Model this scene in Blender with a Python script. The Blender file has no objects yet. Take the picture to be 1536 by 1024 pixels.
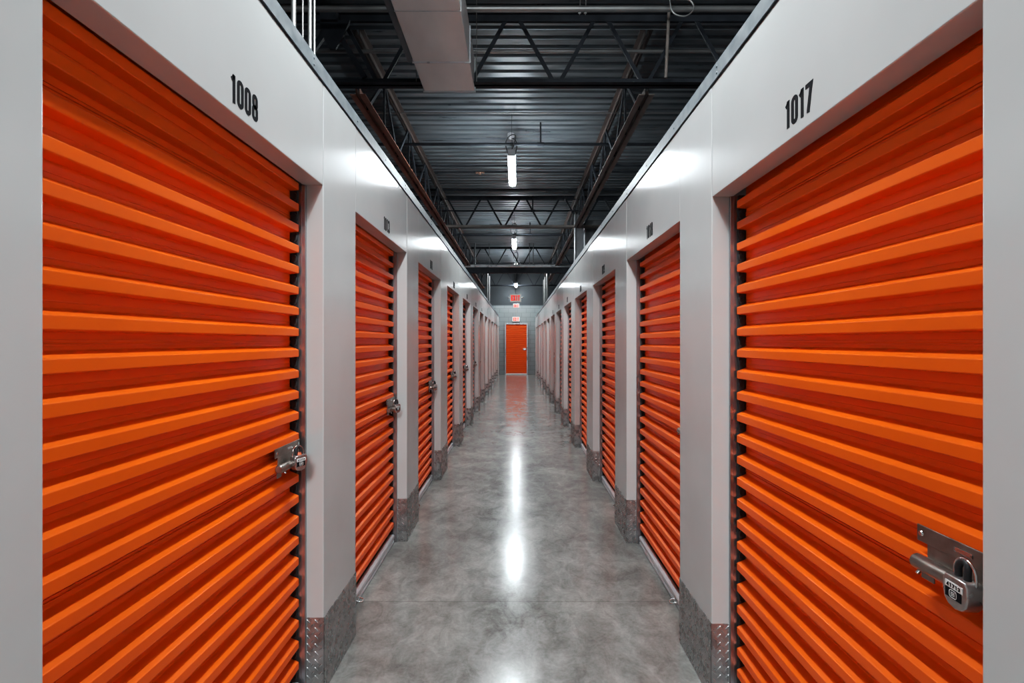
import bpy, bmesh, math, random
from mathutils import Vector, Matrix
random.seed(7)
PI = math.pi
COL = bpy.context.scene.collection
SC = bpy.context.scene

# ------------------------------------------------------------------ layout
XL, XR = -0.828, 0.812          # corridor wall faces
EYE = 1.5
W = 1.17                        # width of every roll-up door
LIN_L, LIN_R = 2.166, 2.103     # underside of the headers
TOP_L, TOP_R = 2.665, 2.63      # top of the galvanised trim
BACK, END = -6.0, 21.8
LEFT = [.84, 2.46, 4.02, 5.68, 7.32, 9.02, 10.64, 12.26, 13.88, 15.5, 17.12, 18.74, 20.36]
RIGHT = [.84, 2.40, 3.99, 5.62, 7.25, 8.87, 10.49, 12.11, 13.73, 15.35, 16.97, 18.59, 20.21]
WL = [1.21, 1.14, 1.18]+[W]*10
WR = [1.165]+[W]*12
DECK = 4.58
CHORD_B, CHORD_T = 3.93, 4.49

# ------------------------------------------------------------------ materials
def mat(name, col, rough=.5, metal=0., spec=.5, coat=0., aniso=0., emit=None, estr=0.):
    m = bpy.data.materials.new(name); m.use_nodes = True
    b = m.node_tree.nodes['Principled BSDF']
    b.inputs['Base Color'].default_value = (*col, 1)
    b.inputs['Roughness'].default_value = rough
    b.inputs['Metallic'].default_value = metal
    b.inputs['Specular IOR Level'].default_value = spec
    b.inputs['Coat Weight'].default_value = coat
    b.inputs['Anisotropic'].default_value = aniso
    if emit:
        b.inputs['Emission Color'].default_value = (*emit, 1)
        b.inputs['Emission Strength'].default_value = estr
    return m

def nodes(m):
    return m.node_tree.nodes, m.node_tree.links, m.node_tree.nodes['Principled BSDF']

def noisy(m, c1, c2, scale=8, stretch=(1, 1, 1), r1=None, r2=None, bump=0., detail=6, lo=.3, hi=.7, space='Object'):
    N, L, b = nodes(m)
    tc = N.new('ShaderNodeTexCoord'); mp = N.new('ShaderNodeMapping')
    mp.inputs['Scale'].default_value = stretch
    L.new(tc.outputs[space], mp.inputs['Vector'])
    n = N.new('ShaderNodeTexNoise'); n.inputs['Scale'].default_value = scale; n.inputs['Detail'].default_value = detail
    L.new(mp.outputs['Vector'], n.inputs['Vector'])
    cr = N.new('ShaderNodeValToRGB')
    cr.color_ramp.elements[0].position = lo; cr.color_ramp.elements[1].position = hi
    cr.color_ramp.elements[0].color = (*c1, 1); cr.color_ramp.elements[1].color = (*c2, 1)
    L.new(n.outputs['Fac'], cr.inputs['Fac']); L.new(cr.outputs['Color'], b.inputs['Base Color'])
    if r1 is not None:
        mr = N.new('ShaderNodeMapRange')
        mr.inputs['From Min'].default_value = lo; mr.inputs['From Max'].default_value = hi
        mr.inputs['To Min'].default_value = r1; mr.inputs['To Max'].default_value = r2
        L.new(n.outputs['Fac'], mr.inputs['Value']); L.new(mr.outputs['Result'], b.inputs['Roughness'])
    if bump:
        bp = N.new('ShaderNodeBump'); bp.inputs['Strength'].default_value = bump; bp.inputs['Distance'].default_value = .01
        L.new(n.outputs['Fac'], bp.inputs['Height']); L.new(bp.outputs['Normal'], b.inputs['Normal'])
    return m

def tangent_z(m, aniso, rot=0.):
    N, L, b = nodes(m)
    t = N.new('ShaderNodeTangent'); t.direction_type = 'RADIAL'; t.axis = 'Z'
    L.new(t.outputs['Tangent'], b.inputs['Tangent'])
    b.inputs['Anisotropic'].default_value = aniso
    b.inputs['Anisotropic Rotation'].default_value = rot

M = {}
M['white'] = noisy(mat('white_steel_panel', (.72, .72, .735), .18, spec=.95), (.50, .505, .50), (.53, .535, .53), 3, lo=.35, hi=.65)
tangent_z(M['white'], .62, 0.)
M['curtain'] = noisy(mat('orange_painted_steel', (.86, .13, .006), .30, spec=.2), (.88, .118, .003), (.92, .126, .004), 1.5, (1, 1, 1), .30, .38, lo=.35, hi=.65)
M['galv'] = noisy(mat('galvanised_trim', (.45, .47, .5), .42, .35), (.17, .19, .205), (.29, .32, .34), 22, r1=.38, r2=.55)
M['alu'] = noisy(mat('brushed_aluminium', (.62, .63, .65), .3, .35), (.50, .51, .53), (.72, .73, .75), 5, (1, 1, 1), .25, .4)
M['steel'] = noisy(mat('steel_guide', (.35, .34, .35), .28, .95), (.28, .27, .28), (.42, .41, .42), 6, (1, 1, .3), .22, .36)
M['diamond'] = noisy(mat('diamond_plate', (.52, .51, .50), .25, .7), (.26, .258, .255), (.42, .415, .41), 18, r1=.2, r2=.36)
M['black'] = mat('black_rubber', (.012, .012, .014), .55)
M['ink'] = mat('black_vinyl', (.008, .008, .01), .8, spec=.1)
M['latch'] = noisy(mat('latch_steel', (.26, .23, .21), .32, .9), (.22, .19, .17), (.34, .30, .27), 30, r1=.26, r2=.42)
M['chrome'] = mat('polished_steel', (.62, .61, .60), .2, 1.)
M['lockbody'] = noisy(mat('padlock_satin_steel', (.5, .48, .47), .34, .95), (.42, .40, .39), (.56, .54, .53), 60, r1=.26, r2=.38)
M['paper'] = mat('white_sticker', (.75, .74, .72), .5)
M['redcap'] = mat('red_orange_cap', (.75, .14, .06), .4)
M['joist'] = noisy(mat('black_joist_paint', (.012, .014, .019), .65, spec=.25), (.008, .010, .014), (.022, .026, .034), 6)
M['joistbrown'] = noisy(mat('red_brown_steel', (.20, .10, .07), .42), (.24, .10, .065), (.40, .17, .11), 7)  # red-brown tone for the left girder's lower chord
M['joistdark'] = noisy(mat('dark_brown_steel', (.05, .035, .03), .45), (.035, .026, .024), (.075, .05, .042), 7)
M['joistgrey'] = noisy(mat('grey_brown_steel', (.16, .12, .10), .45), (.15, .125, .11), (.26, .22, .20), 7)
M['pipe'] = noisy(mat('silver_conduit', (.6, .58, .55), .28, .7), (.24, .24, .24), (.36, .35, .34), 4, r1=.36, r2=.48)
M['duct'] = noisy(mat('duct_galvanised', (.55, .54, .54), .3, .1), (.80, .78, .77), (.90, .885, .875), 3.5, (1.2, .6, 1), .30, .34)
M['deck'] = noisy(mat('steel_deck', (.30, .34, .38), .34, .6), (.115, .137, .155), (.25, .272, .29), 3, (.5, 5, 1), .26, .44)
M['housing'] = mat('lamp_housing', (.55, .56, .58), .4)
M['lamp'] = mat('lamp_diffuser', (.9, .9, .9), .4, emit=(.87, .965, 1), estr=250)
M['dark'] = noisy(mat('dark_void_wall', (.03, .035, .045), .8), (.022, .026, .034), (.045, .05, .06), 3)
M['mesh'] = mat('light_block_dark', (.03, .03, .035), .7)
M['postgrey'] = noisy(mat('grey_post', (.16, .165, .175), .4, .4), (.12, .125, .135), (.22, .225, .235), 5)
M['signred'] = mat('sign_red', (.85, .05, .02), .4, emit=(1, .04, .02), estr=.45)
M['signwhite'] = mat('sign_white', (.75, .75, .70), .4, emit=(1, .95, .85), estr=.12)
M['copper'] = noisy(mat('copper_fitting', (.5, .28, .2), .35, .7), (.42, .22, .15), (.60, .36, .27), 9)

# polished concrete
def concrete():
    m = mat('polished_concrete', (.3, .3, .29), .2, spec=.55)
    N, L, b = nodes(m)
    tc = N.new('ShaderNodeTexCoord')
    def noise(scale, detail, stretch=(1, 1, 1), dist=0., rough=.6):
        mp = N.new('ShaderNodeMapping'); mp.inputs['Scale'].default_value = stretch
        L.new(tc.outputs['Object'], mp.inputs['Vector'])
        n = N.new('ShaderNodeTexNoise'); n.inputs['Scale'].default_value = scale
        n.inputs['Detail'].default_value = detail; n.inputs['Roughness'].default_value = rough
        n.inputs['Distortion'].default_value = dist
        L.new(mp.outputs['Vector'], n.inputs['Vector']); return n.outputs['Fac']
    a = noise(2.1, 9, dist=.5); c = noise(9, 10, (1, .7, 1), 1.0, .72); d = noise(60, 6)
    def mul(s, k):
        x = N.new('ShaderNodeMath'); x.operation = 'MULTIPLY'; L.new(s, x.inputs[0]); x.inputs[1].default_value = k; return x.outputs[0]
    def add(p, q):
        x = N.new('ShaderNodeMath'); x.operation = 'ADD'; L.new(p, x.inputs[0]); L.new(q, x.inputs[1]); return x.outputs[0]
    s = add(add(mul(a, .48), mul(c, .38)), mul(d, .14))
    cr = N.new('ShaderNodeValToRGB'); e = cr.color_ramp.elements
    e[0].position = .36; e[0].color = (.118, .110, .100, 1)
    e[1].position = .64; e[1].color = (.35, .338, .315, 1)
    mid = cr.color_ramp.elements.new(.5); mid.color = (.222, .214, .20, 1)
    L.new(s, cr.inputs['Fac'])
    # saw-cut joint across the corridor
    sx = N.new('ShaderNodeSeparateXYZ'); L.new(tc.outputs['Object'], sx.inputs[0])
    sb = N.new('ShaderNodeMath'); sb.operation = 'SUBTRACT'; L.new(sx.outputs['Y'], sb.inputs[0]); sb.inputs[1].default_value = 2.77
    ab = N.new('ShaderNodeMath'); ab.operation = 'ABSOLUTE'; L.new(sb.outputs[0], ab.inputs[0])
    lt = N.new('ShaderNodeMath'); lt.operation = 'LESS_THAN'; L.new(ab.outputs[0], lt.inputs[0]); lt.inputs[1].default_value = .0035
    lk = N.new('ShaderNodeMath'); lk.operation = 'MULTIPLY'; L.new(lt.outputs[0], lk.inputs[0]); lk.inputs[1].default_value = .35
    mx = N.new('ShaderNodeMixRGB'); L.new(lk.outputs[0], mx.inputs['Fac']); L.new(cr.outputs['Color'], mx.inputs['Color1'])
    mx.inputs['Color2'].default_value = (.06, .055, .05, 1)
    L.new(mx.outputs['Color'], b.inputs['Base Color'])
    mr = N.new('ShaderNodeMapRange'); mr.inputs['From Min'].default_value = .35; mr.inputs['From Max'].default_value = .65
    mr.inputs['To Min'].default_value = .13; mr.inputs['To Max'].default_value = .23
    L.new(c, mr.inputs['Value']); L.new(mr.outputs['Result'], b.inputs['Roughness'])
    bp = N.new('ShaderNodeBump'); bp.inputs['Strength'].default_value = .05; bp.inputs['Distance'].default_value = .004
    L.new(d, bp.inputs['Height']); L.new(bp.outputs['Normal'], b.inputs['Normal'])
    return m
M['floor'] = concrete()

def block_wall():
    m = mat('painted_block', (.4, .42, .42), .6)
    N, L, b = nodes(m)
    tc = N.new('ShaderNodeTexCoord'); mp = N.new('ShaderNodeMapping'); mp.inputs['Rotation'].default_value = (PI/2, 0, 0)
    L.new(tc.outputs['Object'], mp.inputs['Vector'])
    br = N.new('ShaderNodeTexBrick'); br.inputs['Scale'].default_value = 1.; br.inputs['Brick Width'].default_value = .4
    br.inputs['Row Height'].default_value = .2; br.inputs['Mortar Size'].default_value = .006
    br.inputs['Color1'].default_value = (.21, .232, .236, 1); br.inputs['Color2'].default_value = (.19, .21, .215, 1)
    br.inputs['Mortar'].default_value = (.11, .122, .125, 1)
    L.new(mp.outputs['Vector'], br.inputs['Vector'])
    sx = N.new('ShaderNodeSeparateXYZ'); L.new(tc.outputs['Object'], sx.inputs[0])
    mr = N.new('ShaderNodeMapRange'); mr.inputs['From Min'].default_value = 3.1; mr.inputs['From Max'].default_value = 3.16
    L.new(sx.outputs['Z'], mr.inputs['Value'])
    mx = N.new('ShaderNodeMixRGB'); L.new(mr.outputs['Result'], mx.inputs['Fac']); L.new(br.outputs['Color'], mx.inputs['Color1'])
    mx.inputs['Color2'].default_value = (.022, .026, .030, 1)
    L.new(mx.outputs['Color'], b.inputs['Base Color'])
    return m
M['block'] = block_wall()

# ------------------------------------------------------------------ mesh builder
class MB:
    def __init__(s): s.v = []; s.f = []; s.sm = []
    def add(s, vs, fs, smooth=False):
        o = len(s.v); s.v += [tuple(v) for v in vs]
        for f in fs: s.f.append([i+o for i in f]); s.sm.append(smooth)
    def box(s, x0, x1, y0, y1, z0, z1, bev=0., seg=2):
        if x0 > x1: x0, x1 = x1, x0
        if y0 > y1: y0, y1 = y1, y0
        if bev <= 0:
            vs = [(x, y, z) for x in (x0, x1) for y in (y0, y1) for z in (z0, z1)]
            s.add(vs, [(0, 1, 3, 2), (4, 6, 7, 5), (0, 4, 5, 1), (2, 3, 7, 6), (0, 2, 6, 4), (1, 5, 7, 3)])
            return
        bm = bmesh.new(); bmesh.ops.create_cube(bm, size=1)
        for v in bm.verts:
            v.co = ((x0+x1)/2+v.co.x*(x1-x0), (y0+y1)/2+v.co.y*(y1-y0), (z0+z1)/2+v.co.z*(z1-z0))
        bmesh.ops.bevel(bm, geom=bm.edges[:], offset=bev, segments=seg, affect='EDGES', profile=.5)
        s.bm(bm); bm.free()
    def bm(s, bm, smooth=False):
        bm.verts.index_update()
        s.add([v.co[:] for v in bm.verts], [[v.index for v in f.verts] for f in bm.faces], smooth)
    def prism(s, pts, axis, a, b, smooth=False):
        """closed 2D outline extruded along axis (0=x: pts are (y,z); 1=y: pts are (x,z); 2=z: pts are (x,y))"""
        n = len(pts)
        def P(p, t):
            return {0: (t, p[0], p[1]), 1: (p[0], t, p[1]), 2: (p[0], p[1], t)}[axis]
        s.add([P(p, a) for p in pts] + [P(p, b) for p in pts],
              [list(range(n)), list(range(2*n-1, n-1, -1))] + [[i, i+n, (i+1) % n+n, (i+1) % n] for i in range(n)], smooth)
    def sheet(s, pts, axis, a, b, smooth=True):
        n = len(pts)
        def P(p, t):
            return {0: (t, p[0], p[1]), 1: (p[0], t, p[1]), 2: (p[0], p[1], t)}[axis]
        s.add([P(p, a) for p in pts] + [P(p, b) for p in pts], [[i, i+1, i+1+n, i+n] for i in range(n-1)], smooth)
    def tube(s, pts, r, seg=10, closed=False, cap=True):
        P = [Vector(p) for p in pts]; n = len(P); rings = []
        up = Vector((0, 0, 1))
        d0 = (P[1]-P[0]).normalized()
        if abs(d0.dot(up)) > .9: up = Vector((1, 0, 0))
        nrm = None
        for i in range(n):
            if closed: d = P[(i+1) % n]-P[i-1]
            else: d = P[min(i+1, n-1)]-P[max(i-1, 0)]
            d.normalize()
            if nrm is None: nrm = (up-d*up.dot(d)).normalized()
            else: nrm = (nrm-d*nrm.dot(d)).normalized()
            bn = d.cross(nrm)
            rr = r[i] if isinstance(r, (list, tuple)) else r
            rings.append([P[i]+nrm*math.cos(2*PI*k/seg)*rr+bn*math.sin(2*PI*k/seg)*rr for k in range(seg)])
        vs = [v for rg in rings for v in rg]; fs = []
        for i in range(n if closed else n-1):
            j = (i+1) % n
            for k in range(seg):
                fs.append([i*seg+k, i*seg+(k+1) % seg, j*seg+(k+1) % seg, j*seg+k])
        s.add(vs, fs, True)
        if cap and not closed:
            s.add(rings[0][::-1], [list(range(seg))]); s.add(rings[-1], [list(range(seg))])
    def bar(s, p, q, w, h):
        """rectangular bar from p to q"""
        p, q = Vector(p), Vector(q); d = (q-p).normalized()
        up = Vector((0, 1, 0)) if abs(d.y) < .9 else Vector((0, 0, 1))
        a = d.cross(up).normalized(); b = a.cross(d).normalized()
        vs = [c+a*sx*w/2+b*sy*h/2 for c in (p, q) for sx, sy in ((-1, -1), (1, -1), (1, 1), (-1, 1))]
        s.add(vs, [(3, 2, 1, 0), (4, 5, 6, 7), (0, 1, 5, 4), (1, 2, 6, 5), (2, 3, 7, 6), (3, 0, 4, 7)])
    def obj(s, name, material, parent=None, loc=None, rotz=0., **props):
        me = bpy.data.meshes.new(name); me.from_pydata(s.v, [], s.f)
        for p, sm in zip(me.polygons, s.sm): p.use_smooth = sm
        bm = bmesh.new(); bm.from_mesh(me); bmesh.ops.recalc_face_normals(bm, faces=bm.faces[:]); bm.to_mesh(me); bm.free()
        me.materials.append(material)
        o = bpy.data.objects.new(name, me); COL.objects.link(o)
        if parent: o.parent = parent
        if loc: o.location = loc
        o.rotation_euler = (0, 0, rotz)
        for k, v in props.items(): o[k] = v
        return o

def empty(name, loc, rotz=0., **props):
    o = bpy.data.objects.new(name, None); COL.objects.link(o); o.empty_display_size = .1
    o.location = loc; o.rotation_euler = (0, 0, rotz)
    for k, v in props.items(): o[k] = v
    return o

def copy_tree(o, parent=None):
    c = o.copy(); COL.objects.link(c)
    if parent: c.parent = parent
    for ch in [x for x in bpy.data.objects if x.parent == o]: copy_tree(ch, c)
    return c

# ------------------------------------------------------------------ setting: floor, walls, ceiling
b = MB(); b.box(-7, 7, BACK-.2, END+.2, -.1, 0); b.obj('floor', M['floor'], kind='structure')

b = MB()
pts = []
p = .152; y = BACK-.2
while y < END+.4:
    pts += [(y, DECK), (y+.088, DECK), (y+.104, DECK+.04), (y+.136, DECK+.04)]
    y += p
b.sheet(pts, 0, -7, 7, False)
deck = b.obj('ceiling', M['deck'], kind='structure')
b = MB(); b.box(-7, 7, BACK-.2, END+.4, DECK+.06, DECK+.12); b.obj('ceiling_roof', M['dark'], kind='structure')

b = MB(); b.box(-7, 7, END, END+.2, 0, DECK+.06); b.obj('wall_back', M['block'], kind='structure')
b = MB(); b.box(-7, 7, BACK-.2, BACK, 0, DECK+.06); b.obj('wall_front', M['block'], kind='structure')
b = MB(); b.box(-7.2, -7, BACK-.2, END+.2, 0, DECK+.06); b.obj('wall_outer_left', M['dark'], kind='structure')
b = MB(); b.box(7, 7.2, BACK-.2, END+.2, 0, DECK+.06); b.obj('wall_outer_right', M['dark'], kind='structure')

def build_wall(side):
    s = -1 if side == 'left' else 1
    X = XL if side == 'left' else XR
    starts = LEFT if side == 'left' else RIGHT
    lin = LIN_L if side == 'left' else LIN_R
    top = TOP_L if side == 'left' else TOP_R
    ptop = top-.066
    root = empty('wall_'+side, (X, 0, 0), kind='structure')
    piers = [(starts[0]-.41, starts[0])]
    WD = WL if side == 'left' else WR
    for i, a in enumerate(starts):
        nxt = starts[i+1] if i+1 < len(starts) else END
        piers.append((a+WD[i], nxt))
    for a, c in piers:
        q = MB(); q.box(0, s*.15, a+.0006, c-.0006, 0, ptop, .004); o = q.obj('pier_panel', M['white'], root)
    for i, a in enumerate(starts):
        q = MB(); q.box(s*.0012, s*.085, a+.001, a+WD[i]-.001, lin, ptop, .0025); q.obj('header_panel', M['white'], root)
    q = MB(); q.box(0, s*.15, BACK, starts[0]-.41, 0, ptop, .0025); q.obj('blank_panel', M['white'], root)
    # galvanised cap along the top of the wall, lapped every 3 m, with screws
    q = MB()
    yy = BACK
    t0 = MB()
    t0.prism([(s*-.006, ptop+.004), (s*-.006, top), (s*.09, top), (s*.09, top-.004), (s*-.002, top-.004), (s*-.002, ptop+.004)], 1, BACK, END)
    k = .35
    while k < END:
        for dz in (.022, .048) if int(k*10) % 2 else (.034,):
            t0.tube([(s*-.005, k, ptop+dz), (s*-.010, k, ptop+dz)], [.006, .0045], 8)
        k += .53
    tr = t0.obj('trim_1' if side == 'left' else 'trim_2', M['galv'], loc=(X, 0, 0), kind='structure')
    # unseen solid roof added over the units to block stray lamp light
    q = MB(); q.box(X+s*.10, s*6.95, BACK+.02, END-.02, ptop-.03, ptop-.01)
    q.obj('ceiling_light_block_'+side, M['mesh'], kind='structure')
    q = MB(); q.box(X+s*.30, X+s*.33, BACK+.02, END-.02, 0, ptop-.04)  # unseen dark backing added behind the curtains against light leaks
    q.obj('wall_light_block_'+side, M['mesh'], kind='structure')
    return piers
PL = build_wall('left'); PR = build_wall('right')

# ------------------------------------------------------------------ diamond kick plates
def lozenges(q, u0, u1, z0, z1, place, pitch=.034):
    """place(u, v, h) -> xyz; raised diamond-plate bars alternately leaning left and right"""
    r = 0; v = z0+pitch*.45
    while v < z1-.008:
        u = u0+pitch*.32+(r % 2)*pitch*.5
        while u < u1-.007:
            ang = PI*.27 if (r % 2) else -PI*.27
            L_, w_, h_ = .0125, .0034, .0022
            ca, sa = math.cos(ang), math.sin(ang)
            base = [(-L_, 0), (-L_*.55, -w_), (L_*.55, -w_), (L_, 0), (L_*.55, w_), (-L_*.55, w_)]
            vs = [place(u+x*ca-y_*sa, v+x*sa+y_*ca, 0) for x, y_ in base]
            vs += [place(u+x*ca, v+x*sa, h_) for x in (-L_*.5, L_*.5)]
            q.add(vs, [(0, 1, 6), (1, 2, 7, 6), (2, 3, 7), (3, 4, 7), (4, 5, 6, 7), (5, 0, 6)])
            u += pitch
        v += pitch*.5; r += 1

def kick_plate(wd):
    """U-shaped plate wrapped round the foot of a pier; front faces -Y, recess goes +Y"""
    q = MB(); h = .322; t = .003; D = .072
    q.box(-wd/2-t, wd/2+t, -t, 0, 0, h, .001, 1)
    for sg in (-1, 1):
        q.box(sg*wd/2, sg*(wd/2+t), -t, D, 0, h, .001, 1)
    lozenges(q, -wd/2, wd/2, .0, h, lambda u, v, hh: (u, -t-hh, v))
    for sg in (-1, 1):
        lozenges(q, .002, D, .0, h, lambda u, v, hh: (sg*(wd/2+t+hh), u, v))
    return q

ORD = ['nearest', 'second', 'third', 'fourth', 'fifth', 'sixth', 'seventh', 'eighth', 'ninth', 'tenth', 'eleventh', 'twelfth', 'thirteenth', 'fourteenth']
for side, piers, X, rz in (('left', PL, XL, PI/2), ('right', PR, XR, -PI/2)):
    for i, (a, c) in enumerate(piers):
        if i == 0: continue
        wd = (c-a)-.0066
        lab = 'steel diamond plate wrapped round the foot of the %s white pillar on the %s' % (ORD[i-1], side)
        if i == len(piers)-1: lab = 'steel diamond plate round the last %s pillar, against the block end wall' % side
        D_ = kick_plate(wd if i < len(piers)-1 else wd-.02)
        D_.obj('kick_plate', M['diamond'], loc=(X, (a+c)/2, 0), rotz=rz, label=lab, category='kick plate', group='diamond plates along the %s wall' % side)

# ------------------------------------------------------------------ roll-up door
PITCH = .0876
def curtain(wd, ztop, depth=.038, y0=.130, z0=.066):
    """horizontal ribs; outer face at y0-depth"""
    q = MB(); prof = []
    zf = 1.452-PITCH*20           # centre of a rib face
    def add(z, d): prof.append((y0-d*depth/.020, z))
    z = zf; k = 0
    while z < ztop+.05:
        seam = (k % 6 == 2)
        pr = [(-.0205, 0), (-.0195, .0012), (-.0165, .0188), (-.0152, .0198), (-.0140, .0200), (.0115, .0200), (.0130, .0197), (.0145, .0185),
              (.0280, .0016), (.0295, .0004), (.0315, 0)]
        if seam: pr += [(.0395, 0), (.0400, .0022), (.0425, .0022), (.0430, 0), (.0480, 0), (.0484, .0018), (.0510, .0018), (.0516, 0)]
        else: pr += [(.0420, 0), (.0426, .0010), (.0446, .0010), (.0452, 0)]
        for dz, d in pr: add(z+dz, d)
        z += PITCH; k += 1
    prof = [p for p in prof if z0 <= p[1] <= ztop]
    prof = [(y0, z0)]+prof+[(y0, ztop)]
    q.sheet(prof, 0, -wd/2, wd/2, False)
    return q

def latch_parts(parent, ox, oz):
    ox = round(ox, 4)
    q = MB()
    q.box(ox-.105, ox+.100, .0855, .0895, oz+.026, oz+.062, .0008, 1)         # upper strap
    q.box(ox-.080, ox+.100, .0870, .0910, oz-.020, oz+.030, .0008, 1)         # web plate
    q.box(ox-.092, ox-.060, .0840, .0880, oz-.052, oz-.010, .0008, 1)
    lt = q.obj('latch', M['latch'], parent)
    for rx in (-.094, .086):
        q = MB(); q.tube([(ox+rx, .0860, oz+.044), (ox+rx, .0825, oz+.044)], [.007, .0045], 12); q.obj('rivet', M['chrome'], lt)
    q = MB(); q.box(ox-.012, ox+.028, .0838, .0856, oz+.040, oz+.050, .002, 2)
    q.box(ox-.008, ox+.024, .0832, .0838, oz+.043, oz+.047); q.obj('slot', M['chrome'], lt)
    q = MB()
    q.tube([(ox-.098, .076, oz-.016), (ox-.094, .076, oz-.016), (ox+.104, .076, oz-.016)], [.012, .0165, .0165], 16)
    q.obj('slide_bolt', M['latch'], lt)
    q = MB(); q.tube([(ox-.075, .066, oz-.03), (ox-.075, .060, oz-.036)], .004, 8); q.obj('bolt_stop', M['chrome'], lt)
    return lt

def make_door(lin, handle_x, latched=True, wd=W, frame=True):
    root = empty('roll_up_door', (0, 0, 0))
    c = curtain(wd-.058, lin+.10).obj('curtain', M['curtain'], root)
    for sg in (-1, 1):
        q = MB()
        q.box(sg*(wd/2-.0145), sg*(wd/2-.0005), .072, .088, 0, lin-.001, .0012, 1)
        q.box(sg*(wd/2-.016), sg*(wd/2-.0125), .086, .135, 0, lin-.001)
        q.box(sg*(wd/2-.006), sg*(wd/2-.0005), .088, .135, 0, lin-.001)
        q.obj('guide', M['steel'], root)
        q = MB()
        q.box(sg*(wd/2-.0285), sg*(wd/2-.0162), .100, .125, 0, lin-.001)
        z = 1.452-PITCH*16+.0437
        while z < lin-.03:
            q.tube([(sg*(wd/2-.029), .110, z-.014), (sg*(wd/2-.028), .103, z-.009), (sg*(wd/2-.028), .103, z+.009), (sg*(wd/2-.029), .110, z+.014)], .0045, 6)
            z += PITCH
        q.obj('edge_seal', M['black'], root)
    q = MB()
    q.prism([(.118, .006), (.088, .006), (.088, .022), (.094, .026), (.094, .034), (.086, .038), (.086, .058), (.094, .066), (.118, .066)], 0, -wd/2+.030, wd/2-.030)
    bar = q.obj('bottom_bar', M['alu'], root)
    q = MB(); q.box(-wd/2+.032, wd/2-.032, .090, .116, .0005, .006); q.obj('bottom_seal', M['black'], bar)
    q = MB()
    q.box(handle_x-.028, handle_x+.028, .0835, .0865, .026, .050, .001, 1)
    q.tube([(handle_x-.020, .084, .036), (handle_x-.020, .062, .030), (handle_x-.012, .050, .026), (handle_x+.012, .050, .026), (handle_x+.020, .062, .030), (handle_x+.020, .084, .036)], .0042, 8)
    q.obj('pull_handle', M['chrome'], bar)
    if latched: latch_parts(root, wd/2-.133, 1.03)
    return root

PROTO = {}
DL = {0: 'large orange roll-up door under number 1008, cut by the left picture edge',
      1: 'orange roll-up door under number 1013, second along the left wall',
      2: 'orange ribbed roll-up door, third along the left wall, with a round lock'}
DR = {0: 'large orange roll-up door under number 1017 with a silver padlock at its near edge',
      1: 'orange roll-up door under number 1018, second along the right wall',
      2: 'orange ribbed roll-up door, third along the right wall'}
for side, starts, X, rz, WD, D in (('left', LEFT, XL, PI/2, WL, DL), ('right', RIGHT, XR, -PI/2, WR, DR)):
    for i, a in enumerate(starts):
        key = (side, WD[i])
        if key not in PROTO: o = PROTO[key] = make_door(LIN_L if side == 'left' else LIN_R, -.30 if side == 'left' else .27, wd=WD[i])
        else: o = copy_tree(PROTO[key])
        o.location = (X, a+WD[i]/2, 0); o.rotation_euler = (0, 0, rz)
        if i in D: lab = D[i]
        elif i == 12: lab = 'farthest orange roll-up door on the %s, beside the block end wall' % side
        else: lab = 'orange roll-up door, %s along the %s wall, recessed between white pillars' % (ORD[i], side)
        o['label'] = lab; o['category'] = 'door'; o['group'] = 'orange roll-up doors along the %s wall' % side

# door in the end wall
ED_W, ED_H = .98, 2.30
er = empty('roll_up_door', (-.045, END-.10, 0), 0, label='small orange roll-up door facing the viewer in the grey block end wall', category='door')
curtain(ED_W-.05, ED_H-.03, .046, .099, .055).obj('curtain', M['curtain'], er)
q = MB()
q.box(-ED_W/2-.03, -ED_W/2+.02, .02, .10, 0, ED_H+.03); q.box(ED_W/2-.02, ED_W/2+.03, .02, .10, 0, ED_H+.03)
q.box(-ED_W/2+.02, ED_W/2-.02, .02, .10, ED_H-.02, ED_H+.03)
q.obj('frame', M['steel'], er)
q = MB(); q.box(-ED_W/2+.022, ED_W/2-.022, .035, .075, .004, .055, .003, 1); q.obj('bottom_bar', M['paper'], er)
q = MB(); q.box(.30, .44, .045, .056, 1.11, 1.20, .002, 1)
lt = q.obj('latch', M['chrome'], er)
q = MB(); q.tube([(.36, .045, 1.14), (.46, .045, 1.14)], .012, 10); q.obj('slide_bolt', M['alu'], lt)

# ------------------------------------------------------------------ unit numbers
def ribbon(q, pts, w, closed=False, y=-.0012, th=.0012):
    P = [Vector((p[0], p[1])) for p in pts]; n = len(P); A = []; B = []
    for i in range(n):
        if closed: d1 = (P[i]-P[i-1]).normalized(); d2 = (P[(i+1) % n]-P[i]).normalized()
        else:
            d1 = (P[i]-P[i-1]).normalized() if i else (P[1]-P[0]).normalized()
            d2 = (P[i+1]-P[i]).normalized() if i < n-1 else d1
        n1 = Vector((-d1.y, d1.x)); n2 = Vector((-d2.y, d2.x)); m_ = (n1+n2).normalized()
        k = w/2/max(.5, m_.dot(n1))
        A.append(P[i]+m_*k); B.append(P[i]-m_*k)
    rng = range(n) if closed else range(n-1)
    for i in rng:
        j = (i+1) % n
        quad = [A[i], A[j], B[j], B[i]]
        vs = [(v.x, y, v.y) for v in quad]+[(v.x, y+th, v.y) for v in quad]
        q.add(vs, [(0, 1, 2, 3), (7, 6, 5, 4), (0, 4, 5, 1), (2, 6, 7, 3)])

def rr(x0, x1, z0, z1, r):
    out = []
    for cx, cz, a0 in ((x1-r, z1-r, 0), (x0+r, z1-r, 90), (x0+r, z0+r, 180), (x1-r, z0+r, 270)):
        for k in range(5):
            a = math.radians(a0+k*22.5); out.append((cx+r*math.cos(a), cz+r*math.sin(a)))
    return out

def arc(cx, cz, rx, rz, a0, a1, n=8):
    return [(cx+rx*math.cos(math.radians(a0+(a1-a0)*k/n)), cz+rz*math.sin(math.radians(a0+(a1-a0)*k/n))) for k in range(n+1)]

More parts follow.
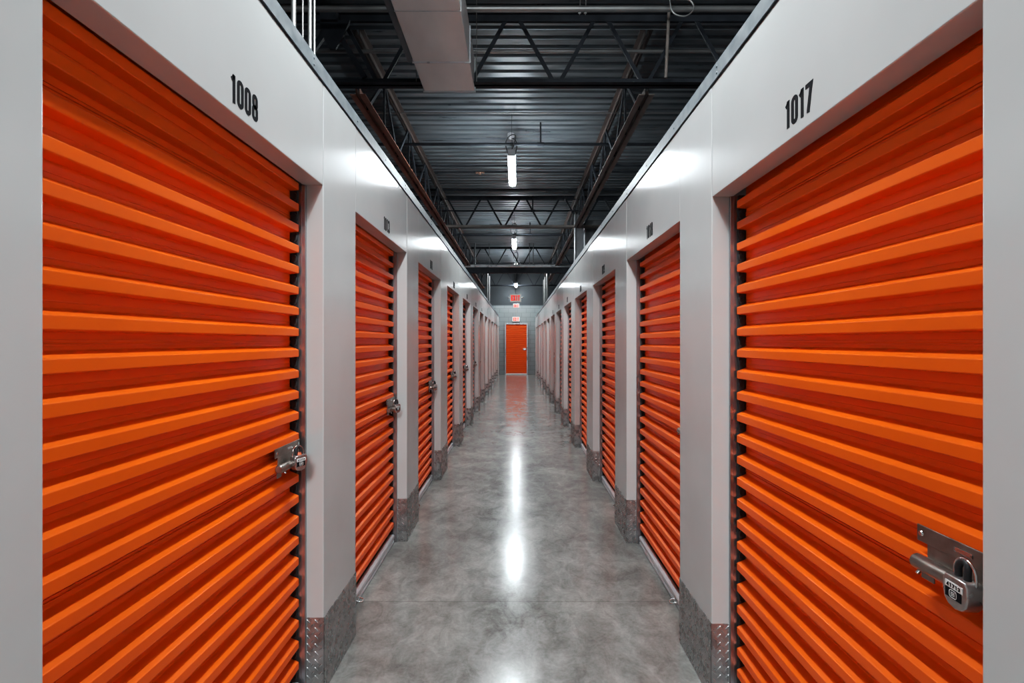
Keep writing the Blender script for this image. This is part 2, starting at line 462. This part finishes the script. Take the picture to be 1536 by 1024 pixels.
def glyph(q, ch, x, z, h, w, st, y=-.0012):
    s = st/2; l, r, bt, tp = x+s, x+w-s, z+s, z+h-s; m_ = z+h*.52; R = (r-l)/2
    def rb(p, c=False): ribbon(q, p, st, c, y)
    if ch == '0': rb(rr(l, r, bt, tp, R*.98), True)
    elif ch == '1':
        rb([(x+w*.62, z), (x+w*.62, z+h)]); ribbon(q, [(x+w*.08, z+h*.80), (x+w*.36, z+h*.85), (x+w*.58, z+h*.955)], st*.85, False, y)
    elif ch == '7': rb([(x, tp), (r, tp), (r-.004*h/.085, z+h*.72), (x+w*.36, z)])
    elif ch == '8': rb(rr(l+.001, r-.001, m_, tp, R*.9), True); rb(rr(l, r, bt, m_, R*.9), True)
    elif ch == '3':
        rb([(l, z+h*.74), (l, tp-R*.7)]+arc(l+R, tp-R, R, R, 150, 0)+[(r, m_+R*.6)]+arc(r-R*.8, m_+R*.5, R*.8, R*.5, 0, -90, 4))
        rb([(l+R, m_)]+arc(r-R*.8, m_-R*.6, R*.8, R*.6, 90, 0, 4)+[(r, bt+R)]+arc(l+R, bt+R, R, R, 0, -160)+[(l, z+h*.28)])
    elif ch == '9': rb(rr(l, r, m_-h*.06, tp, R*.9), True); rb([(r, tp-R), (r, bt+R)]+arc(l+R, bt+R, R, R, 0, -160)+[(l, z+h*.25)])
    elif ch == '6': rb(rr(l, r, bt, m_+h*.06, R*.9), True); rb([(l, bt+R), (l, tp-R)]+arc(l+R, tp-R, R, R, 180, 20)+[(r, z+h*.75)])
    elif ch == '4': rb([(r-w*.12, z), (r-w*.12, z+h)]); rb([(r-w*.12, tp), (l, z+h*.28), (x+w, z+h*.28)])
    elif ch == '5': rb([(r, tp), (l, tp), (l, m_)]); rb([(l, m_-.0)]+arc(l+R, m_-R*.9, R, R*1.1, 120, 0)+[(r, bt+R)]+arc(l+R, bt+R, R, R, 0, -160))
    elif ch == '2': rb([(l, z+h*.74)]+arc(l+R, tp-R, R, R, 180, 0)+[(r, z+h*.62), (l, bt), (x+w, bt)])

def number(text, h=.083, w=.0335, gap=.0065, st=.0130):
    q = MB(); ws = [w*.72 if c == '1' else w for c in text]
    tot = sum(ws)+gap*(len(text)-1); x = -tot/2
    for c, cw in zip(text, ws): glyph(q, c, x, 0, h, cw, st); x += cw+gap
    return q
NL = ['1008', '1013', '1011', '1009', '1007', '1006', '1005', '1004', '1003', '1002', '1001', '1000']
NR = ['1017', '1018', '1019', '1020', '1021', '1022', '1023', '1024', '1025', '1026', '1027', '1028']
for side, starts, X, rz, nums, z in (('left', LEFT, XL, PI/2, NL, LIN_L+.030), ('right', RIGHT, XR, -PI/2, NR, LIN_R+.036)):
    for i, t in enumerate(nums[:7]):
        yc = starts[i]+(WL if side == 'left' else WR)[i]/2+(.016 if side == 'left' else -.035)
        if i < 2: lab = 'black unit number %s on the white header above the %s %s door' % (t, ORD[i], side)
        else: lab = 'small black unit number on the header above the %s %s door' % (ORD[i], side)
        number(t).obj('unit_number', M['ink'], loc=(X+(-.0012 if side == 'left' else .0012), yc, z), rotz=rz,
                      label=lab, category='number', group='black unit numbers on the %s wall' % side)

# ------------------------------------------------------------------ padlocks
def make_padlock():
    """origin at the body's top centre; front faces -Y"""
    root = empty('padlock', (0, 0, 0))
    out = [(-.024, 0), (.024, 0), (.029, -.010), (.030, -.030), (.026, -.048), (.016, -.058), (0, -.062), (-.016, -.058), (-.026, -.048), (-.030, -.030), (-.029, -.010)]
    bm = bmesh.new()
    vs = [bm.verts.new((x, -.016, z)) for x, z in out]; f = bm.faces.new(vs)
    ex = bmesh.ops.extrude_face_region(bm, geom=[f])
    for v in [g for g in ex['geom'] if isinstance(g, bmesh.types.BMVert)]: v.co.y = .016
    bmesh.ops.recalc_face_normals(bm, faces=bm.faces[:])
    bmesh.ops.bevel(bm, geom=[e for e in bm.edges if abs(e.verts[0].co.y-e.verts[1].co.y) < 1e-5], offset=.004, segments=3, affect='EDGES', profile=.6)
    q = MB(); q.bm(bm, True); bm.free()
    body = q.obj('body', M['lockbody'], root)
    sh = [(-.011, 0, -.004), (-.011, .0, .016)]+[(.0-.011*math.cos(a), .004*math.sin(a), .018+.013*math.sin(a)) for a in [PI*k/8 for k in range(1, 8)]]+[(.011, 0, .016), (.011, 0, -.004)]
    q = MB(); q.tube(sh, .0062, 12); q.obj('shackle', M['black'], root)
    gd = [(-.024, .004, -.010), (-.025, .004, .004)]+[(-.025*math.cos(a), .004, .008+.028*math.sin(a)) for a in [PI*k/10 for k in range(1, 10)]]+[(.025, .004, .004), (.024, .004, -.010)]
    q = MB(); q.tube(gd, .0030, 8); q.obj('guard_ring', M['chrome'], root)
    q = MB(); q.box(-.021, .021, -.0172, -.0158, -.024, -.0115, .0004, 1)
    lb = q.obj('label_strip', M['paper'], root)
    q = MB(); x = -.0165
    for c in '41713':
        glyph(q, c, x, -.0215, .0075, .0050, .0014, -.0180); x += .0068
    q.obj('print', M['ink'], lb)
    q = MB(); q.box(-.021, .017, -.0172, -.0158, -.043, -.0245, .0004, 1)
    bg = q.obj('badge', M['ink'], root)
    q = MB(); ribbon(q, rr(-.0095, .0075, -.0405, -.0265, .004), .0011, True, -.0180, .0006)
    for zz in (-.0305, -.0335, -.0365): ribbon(q, [(-.006, zz-.0006), (.004, zz+.0006)], .0011, False, -.0180, .0006)
    q.obj('emblem', M['paper'], bg)
    return root
pad = make_padlock()
def place_pad(o, X, yc, rz, lx, ly, lz, tilt, lab, grp=None):
    R = Matrix.Rotation(rz, 3, 'Z'); w = R @ Vector((lx, ly, lz))
    o.location = (X+w.x, yc+w.y, w.z); o.rotation_euler = (0, 0, rz+tilt)
    o['label'] = lab; o['category'] = 'padlock'
    if grp: o['group'] = grp
place_pad(pad, XR, RIGHT[0]+WR[0]/2, -PI/2, .492, .052, 1.042, -.10, 'silver padlock with white label strip and black badge on door 1017')
LP = ['silver padlock hanging from the latch of the big left door 1008',
      'padlock on the latch of the second left door, under number 1013',
      'padlock on the latch of the third left door']
for i, a in enumerate(LEFT[:6]):
    o = copy_tree(pad)
    lab = LP[i] if i < 3 else 'tiny padlock on the latch of the %s left door' % ORD[i]
    place_pad(o, XL, a+WL[i]/2, PI/2, WL[i]/2-.133, .046, 1.048, -.45, lab, 'padlocks on the left doors')
    if i == 0:
        q = MB(); q.tube([(0, -.004, .001), (0, -.004, .010)], [.010, .007], 12); q.obj('key_cap', M['redcap'], o)

# ------------------------------------------------------------------ roof trusses
def transverse_truss(Y, x_off, label, half=6.9, brown=False, dz=0.):
    root = empty('roof_truss', (0, Y, 0), label=label, category='roof truss', group='steel roof trusses crossing the corridor')
    lo = M['joistgrey'] if brown else M['joist']
    q = MB()
    zb, zt = CHORD_B+dz, CHORD_T
    for sg in (-1, 1):
        y0, y1 = sorted((sg*.008, sg*.058))
        q.box(-half, half, y0, y1, zb-.052, zb-.046); y0, y1 = sorted((sg*.008, sg*.014)); q.box(-half, half, y0, y1, zb-.052, zb+.005)
    q.obj('bottom_chord', lo, root)
    q = MB()
    for sg in (-1, 1):
        y0, y1 = sorted((sg*.008, sg*.066)); q.box(-half, half, y0, y1, zt+.034, zt+.040)
        y0, y1 = sorted((sg*.008, sg*.014)); q.box(-half, half, y0, y1, zt-.025, zt+.040)
    q.obj('top_chord', M['joist'], root)
    n = 4
    P = .82
    for k in range(-n, n+1):
        xb = x_off+k*P
        for sg in (-1, 1):
            q = MB(); q.bar((xb+sg*.03, 0, zb-.02), (xb+sg*(P/2-.06), 0, zt+.0), .034, .015); q.obj('web_brace', M['joist'], root)
    return root
transverse_truss(4.46, .366, 'nearest black steel truss crossing the corridor above the duct end')
transverse_truss(10.05, -.29, 'second steel truss across the corridor, between the two nearest lamps', brown=True)
transverse_truss(15.4, .12, 'third steel truss, behind the second lamp, above the silver cross duct', brown=True)
transverse_truss(20.6, -.1, 'last thin steel truss just before the block end wall')

def girder(X, label, m_bot, y0=1.2, y1=21.6, pitch=1.24):
    root = empty('roof_girder', (X, 0, 0), label=label, category='roof girder', group='long girders running down the corridor')
    zb, zt = CHORD_B-.06, CHORD_T-.03
    q = MB()
    for sg in (-1, 1):
        a, c = sorted((sg*.012, sg*.075)); q.box(a, c, y0, y1, zb-.008, zb)
        a, c = sorted((sg*.012, sg*.019)); q.box(a, c, y0, y1, zb-.008, zb+.06)
    o = q.obj('bottom_chord', m_bot, root)
    q = MB()
    for sg in (-1, 1):
        a, c = sorted((sg*.012, sg*.062)); q.box(a, c, y0, y1, zt+.02, zt+.027)
        a, c = sorted((sg*.012, sg*.019)); q.box(a, c, y0, y1, zt-.03, zt+.027)
    q.obj('top_chord', M['joistdark'], root)
    y = y0+.3
    while y < y1-pitch:
        q = MB(); q.bar((0, y, zb+.01), (0, y+pitch/2-.03, zt), .020, .036); q.obj('web_brace', M['joist'], root)
        q = MB(); q.bar((0, y+pitch-.06, zb+.01), (0, y+pitch/2+.03, zt), .020, .036); q.obj('web_brace', M['joist'], root)
        q = MB(); q.bar((0, y+pitch/2, zb+.01), (0, y+pitch/2, zt), .022, .022); q.obj('web_post', M['joist'], root)
        y += pitch
    return root
girder(-1.53, 'long roof girder over the left units with red-brown lower chord', M['joistbrown'], 4.6)
girder(1.24, 'long roof girder over the right units with dull grey-brown lower chord', M['joistgrey'], 4.6)
# joist seat where the nearest truss meets the left girder
q = MB()
q.box(-.10, .05, -.05, .05, 4.40, 4.50, .004, 1)
q.prism([(-.12, 4.42), (.16, 4.42), (.10, 4.28), (.03, 4.16), (-.03, 4.16), (-.09, 4.28)], 1, -.012, .012)
q.obj('gusset_plate', M['joist'], loc=(-1.68, 4.37, 0), label='black gusset plate where nearest truss meets the left girder', category='bracket')
for p, r_, lab in (((-1.66, 4.36), (-1.40, 3.92), 'black diagonal strut below the gusset plate at top left'),
                   ((-1.74, 4.36), (-2.05, 3.92), 'black diagonal strut left of the gusset plate at top left')):
    q = MB(); q.bar((p[0], 0, p[1]), (r_[0], 0, r_[1]), .05, .03)
    q.obj('diagonal_strut', M['joist'], loc=(0, 4.40, 0), label=lab, category='strut')
q = MB(); q.tube([(1.33, 4.30, 3.86), (1.36, 4.30, 4.50)], .014, 10)
q.obj('hanger_rod', M['joistgrey'], loc=(0, 0, 0), label='grey vertical hanger rod at the right end of the nearest truss', category='rod')

# ------------------------------------------------------------------ pipes under the deck
def pipe(name, p, q_, r, m, label, cat, group=None, seg=12):
    q = MB(); mid = (Vector(p)+Vector(q_))/2
    q.tube([Vector(p)-mid, Vector(q_)-mid], r, seg)
    o = q.obj(name, m, loc=mid, label=label, category=cat)
    if group: o['group'] = group
    return o
pipe('conduit_pipe', (-6.9, 4.13, 4.36), (6.9, 4.13, 4.36), .024, M['pipe'], 'thick silver pipe crossing just before the nearest truss', 'pipe')
pipe('conduit_pipe', (-6.9, 4.80, 4.40), (6.9, 4.80, 4.40), .017, M['pipe'], 'silver pipe crossing just behind the nearest truss webs', 'pipe')
pipe('conduit_pipe', (-6.9, 6.2, 4.45), (6.9, 6.2, 4.45), .009, M['pipe'], 'thin pale conduit crossing beyond the duct end', 'pipe')
for Y, z, r, lab in ((6.6, 4.21, .020, 'black sprinkler pipe crossing behind the nearest lamp cord'),
                     (9.95, 4.21, .014, 'thin black pipe crossing within the second truss'),
                     (12.1, 4.20, .014, 'thin black pipe crossing above the second lamp')):
    pipe('sprinkler_pipe', (-6.9, Y, z), (6.9, Y, z), r, M['joist'], lab, 'pipe')
    q = MB(); q.tube([(0, 0, 0), (0, 0, .30)], .011 if Y < 7 else .014, 8); q.tube([(0, 0, -.012), (0, 0, .02)], .024, 10)
    q.tube([(-.045, 0, 0), (.045, 0, 0)], .026, 10)
    q.obj('pipe_hanger', M['joist'], loc=(.32, Y, z), label={6.6: 'short black upright on the sprinkler pipe right of the nearest lamp',
          9.95: 'short black upright rod right of centre at the second truss', 12.1: 'small black upright right of the second lamp'}[Y], category='pipe hanger', group='uprights on the sprinkler pipes')
for Y, z, r, lab in ((8.2, 4.50, .012, 'thin black bridging bar under the deck beyond the nearest lamp'),
                     (8.5, 4.50, .013, 'thin black bar carrying the small copper fitting'),
                     (9.5, 4.50, .022, 'black bar under the deck just before the second truss'),
                     (13.4, 4.46, .022, 'dark bar under the deck between second and third truss'),
                     (17.8, 4.40, .022, 'dark bar under the deck beyond the silver cross duct')):
    pipe('bridging_bar', (-6.9, Y, z), (6.9, Y, z), r, M['joist'], lab, 'bar')
q = MB(); q.tube([(-.055, 0, 0), (.055, 0, 0)], .016, 10); q.tube([(0, 0, 0), (0, 0, -.035)], [.03, .022], 12); q.tube([(-.06, 0, -.005), (-.075, 0, -.005)], .02, 10); q.tube([(.06, 0, -.005), (.075, 0, -.005)], .02, 10)
q.obj('sprinkler_fitting', M['copper'], loc=(-.66, 8.5, 4.49), label='small copper sprinkler fitting left of the nearest lamp', category='sprinkler')

# vertical conduits above the left wall
for x, y, r, lab in ((-1.10, 2.36, .0115, 'thick silver vertical conduit rising above the left wall'),
                     (-1.10, 2.46, .004, 'hair-thin vertical wire between conduits above the left wall'),
                     (-1.10, 2.545, .010, 'second silver vertical conduit above the left wall'),
                     (-1.10, 2.60, .007, 'slim silver conduit, rightmost of those above the left wall')):
    pipe('vertical_conduit', (x, y, 2.62), (x, y, DECK-.01), r, M['pipe'], lab, 'conduit', 'vertical conduits above the left wall')

# steel column and sheet-metal riser behind the right wall
q = MB()
q.box(-.09, .09, -.006, .006, 0, 1.55); q.box(-.09, -.078, -.09, .09, 0, 1.55); q.box(.078, .09, -.09, .09, 0, 1.55)
q.obj('steel_column', M['postgrey'], loc=(1.28, 10.0, 2.60), label='grey steel column rising above the right wall under the girder', category='column')
q = MB(); q.box(0, 1.3, 0, .4, 0, 1.52, .01, 1); q.box(.40, .43, -.012, 0, 0, 1.52); q.box(.86, .89, -.012, 0, 0, 1.52)
q.obj('sheet_metal_riser', M['postgrey'], loc=(1.46, 10.35, 2.60), label='grey sheet-metal riser box behind the column above right wall', category='duct')

# silver duct crossing near the end
cross = empty('cross_duct', (0, 15.05, 3.66), label='silver round-edged duct crossing above both walls beyond the second lamp', category='duct')
q = MB(); q.tube([(-4, 0, .21), (4, 0, .21)], .048, 14); q.obj('pipe_run', M['alu'], cross)
q = MB(); q.box(-4, 4, .07, .22, .0, .17, .008, 1); q.obj('dark_trough', M['joist'], cross)
for x, r, lab in ((-1.33, .024, 'thick grey rod hanging the silver cross duct at its left'), (-.88, .009, 'thin rod holding the cross duct left of centre'),
                  (.38, .012, 'bright thin rod holding the cross duct right of the lamp'), (.50, .015, 'grey rod right of the bright one on the cross duct'),
                  (1.12, .007, 'faint thin rod near the right wall holding the cross duct')):
    pipe('hanger_rod', (x, 15.05, 3.915), (x, 15.05, DECK-.001), r, M['postgrey'], lab, 'rod', 'rods hanging the cross duct')
# far pipes rising from the wall tops
for x, y, r, lab in ((-.98, 15.6, .032, 'grey post above the left wall, nearer of the far pair'), (-1.0, 17.2, .022, 'thinner grey post above the left wall, farther one'),
                     (.98, 15.7, .032, 'grey post above the right wall, nearer of the far three'), (1.0, 17.4, .022, 'slim grey post above the right wall, middle of three'),
                     (1.0, 18.2, .020, 'slim grey post above the right wall, farthest of three')):
    pipe('service_post', (x, y, 2.60), (x, y, 3.84), r, M['pipe'], lab, 'post', 'service posts above the wall tops')

# ------------------------------------------------------------------ supply duct
duct = empty('supply_duct', (-.635, 0, 3.84), label='rectangular galvanised air duct ending above the corridor, seams across it', category='duct')
q = MB(); q.box(-.235, .235, -3.0, 4.50, 0, .30, .004, 1); q.obj('duct_body', M['duct'], duct)
for y in (.8, 2.1, 2.92, 3.40):
    q = MB(); q.box(-.238, .238, y-.0035, y+.0035, -.0035, .302); q.obj('seam', M['alu'], duct)
for y in (4.02, 4.49):
    q = MB(); q.box(-.245, .245, y-.006, y+.006, -.010, .306, .002, 1); q.obj('flange', M['alu'], duct)
q = MB(); q.box(-.30, -.236, 3.05, 4.1, .04, .27, .004, 1); q.obj('side_box', M['postgrey'], duct)
for x in (-.27, .27):
    for y in (2.6, 4.3):
        q = MB(); q.tube([(x, y, -.01), (x, y, .72)], .0035, 6); q.obj('hanger_wire', M['pipe'], duct)

# cable loops at the top
def cable(name, pts, r, m, lab, cat='cable'):
    P = [Vector(p) for p in pts]; out = []
    n = len(P)
    for i in range(n-1):
        p0, p1, p2, p3 = P[max(i-1, 0)], P[i], P[i+1], P[min(i+2, n-1)]
        for k in range(6):
            t = k/6
            out.append(.5*((2*p1)+(-p0+p2)*t+(2*p0-5*p1+4*p2-p3)*t*t+(-p0+3*p1-3*p2+p3)*t**3))
    out.append(P[-1]); q = MB(); q.tube(out, r, 8)
    if lab is None: return q
    o = q.obj(name, m, label=lab, category=cat); return o
cable('cable_loop', [(1.28, 4.0, 4.56), (1.27, 4.0, 4.36), (1.30, 4.0, 4.24), (1.40, 4.0, 4.21), (1.47, 4.0, 4.27), (1.44, 4.0, 4.34), (1.33, 4.0, 4.35), (1.20, 4.02, 4.38)], .006, M['pipe'], 'grey cable loop hanging from the pipe at upper right')
for i, x in enumerate((.535, .585)):
    q = MB(); q.tube([(x, 4.13, 4.31), (x+.012, 4.13, 4.56)], .004, 6); q.tube([(x-.012, 4.13, 4.325), (x+.012, 4.13, 4.325)], .006, 6)
    q.obj('pipe_strap', M['pipe'], label='left wire strap on the thick silver pipe right of the duct' if i == 0 else 'right wire strap on the thick silver pipe right of the duct', category='strap')

# ------------------------------------------------------------------ lamps
def make_lamp(drop):
    root = empty('linear_lamp', (0, 0, 0))
    Lh = .57
    q = MB()
    q.prism([(-.044, .017), (-.038, .058), (-.02, .072), (.02, .072), (.038, .058), (.044, .017)], 1, -Lh+.0, Lh)
    for sg in (-1, 1): q.box(-.048, .048, sg*Lh, sg*(Lh+.035), -.028, .060, .008, 2)
    q.obj('housing', M['housing'], root)
    q = MB()
    q.prism([(-.050, -.012), (-.036, -.038), (-.012, -.047), (.012, -.047), (.036, -.038), (.050, -.012), (.040, .016), (-.040, .016)], 1, -Lh+.004, Lh-.004)
    q.obj('diffuser', M['lamp'], root)
    for y in (-.42, .42):
        q = MB(); q.tube([(0, y, .07), (0, y, drop)], .0022, 6); q.obj('hanging_cable', M['black'], root)
    top = drop-.02
    q = MB(); q.tube([(-.02, .25, top+.02), (-.02, .25, top-.02), (-.02, .25, top-.05)], [.05, .05, .03], 16); q.obj('junction_box', M['housing'], root)
    pts = [(-.02, .25, top-.04), (.05, .2, top-.10), (.065, .12, top-.26), (.01, 0., top-.42), (-.06, -.1, top-.40), (-.09, -.05, top-.24), (-.03, -.1, top-.16), (.05, -.25, top-.22), (.03, -.45, top-.42), (.0, -.56, .06)]
    cable('x', pts, .0065, None, None).obj('power_cord', M['black'], root)
    return root
HL = EYE+2.45
lamp = make_lamp(DECK-HL)
LY = [(1.75, 'bright linear lamp hanging over the near doors, above the picture'), (6.87, 'largest bright linear lamp hanging on a looped black cord'),
      (11.96, 'second bright linear lamp hanging in front of the third truss'), (16.2, 'lamp hidden behind the silver cross duct'),
      (20.75, 'smallest bright lamp, farthest, just above the exit signs'), (-3.4, 'linear lamp hanging behind the viewer')]
for i, (y, lab) in enumerate(LY):
    o = lamp if i == 0 else copy_tree(lamp)
    x = {6.87: -.075, 11.96: -.075, 20.75: -.06}.get(y, -.04)
    o.location = (x, y, HL if y != 16.2 else HL+.08); o['label'] = lab; o['category'] = 'lamp'; o['group'] = 'linear lamps hanging along the corridor'

# ------------------------------------------------------------------ exit signs
def exit_sign(w, h, loc, lab, heads=False, stem=0.):
    root = empty('exit_sign', loc, label=lab, category='sign')
    q = MB(); q.box(-w/2, w/2, -.02, .02, 0, h, .004, 1); q.obj('housing', M['signwhite'], root)
    q = MB(); st = h*.17; gh = h*.76; gw = w*.16; z = h*.12; x = -w*.39; y = -.0225
    def rb(p): ribbon(q, p, st, False, y, .0025)
    s = st/2
    # E
    rb([(x+s, z), (x+s, z+gh)])
    for zz in (z+s, z+gh/2, z+gh-s): rb([(x, zz), (x+gw, zz)])
    x += w*.21; rb([(x, z), (x+gw, z+gh)]); rb([(x+gw, z), (x, z+gh)])
    x += w*.235; rb([(x+s, z), (x+s, z+gh)])
    x += w*.15; rb([(x, z+gh-s), (x+gw*1.1, z+gh-s)]); rb([(x+gw*.55, z), (x+gw*.55, z+gh)])
    q.obj('lettering', M['signred'], root)
    if heads:
        for sg in (-1, 1):
            q = MB(); q.tube([(sg*w/2, 0, h*.55), (sg*(w/2+.05), -.01, h*.55), (sg*(w/2+.075), -.03, h*.55)], [.012, .022, .032], 10); q.obj('lamp_head', M['paper'], root)
    if stem:
        q = MB(); q.tube([(0, 0, h), (0, 0, h+stem)], .008, 8); q.obj('stem', M['joistgrey'], root)
    return root
exit_sign(.46, .30, (-.075, 19.8, EYE+1.64), 'largest red and white exit sign with two lamp heads, under the farthest lamp', True, 1.10)
exit_sign(.27, .17, (-.05, 20.9, EYE+1.47), 'small red exit sign directly below the largest one')
exit_sign(.33, .21, (-.06, 21.7, EYE+.90), 'red and white exit sign just above the end wall door', False, .38)

# ------------------------------------------------------------------ light, world, camera
w = bpy.data.worlds.new('World'); SC.world = w; w.use_nodes = True
w.node_tree.nodes['Background'].inputs['Color'].default_value = (.5, .6, .8, 1)
w.node_tree.nodes['Background'].inputs['Strength'].default_value = .05

la = bpy.data.lights.new('Camera side fill', 'AREA'); la.shape = 'RECTANGLE'; la.size = 1.2; la.size_y = 1.2; la.energy = 170  # added fill behind the camera to brighten camera-facing surfaces, not a known fixture
la.color = (.87, .965, 1.0)
lo = bpy.data.objects.new('Camera side fill', la); COL.objects.link(lo); lo.location = (0, -3.0, 4.1); lo.rotation_euler = (math.radians(58), 0, 0)
cam = bpy.data.cameras.new('Camera'); co = bpy.data.objects.new('Camera', cam); COL.objects.link(co)
co.location = (0, 0, EYE); co.rotation_euler = (PI/2, 0, 0)
cam.sensor_width = 36; cam.lens = 720/1536*36; cam.shift_x = -8/1536; cam.shift_y = 0
cam.clip_start = .02
SC.camera = co
SC.view_settings.view_transform = 'Standard'
SC.view_settings.exposure = 0.
cm = SC.view_settings; cm.use_curve_mapping = True
cv = cm.curve_mapping.curves[3]
cv.points[0].location = (0, 0); cv.points[1].location = (1, .85)
for p_ in ((.10, .085), (.35, .37), (.65, .60)): cv.points.new(*p_)
cm.curve_mapping.update()
SC.cycles.max_bounces = 10; SC.cycles.diffuse_bounces = 3; SC.cycles.glossy_bounces = 6
SC.cycles.sample_clamp_indirect = 6
SC.cycles.use_denoising = True
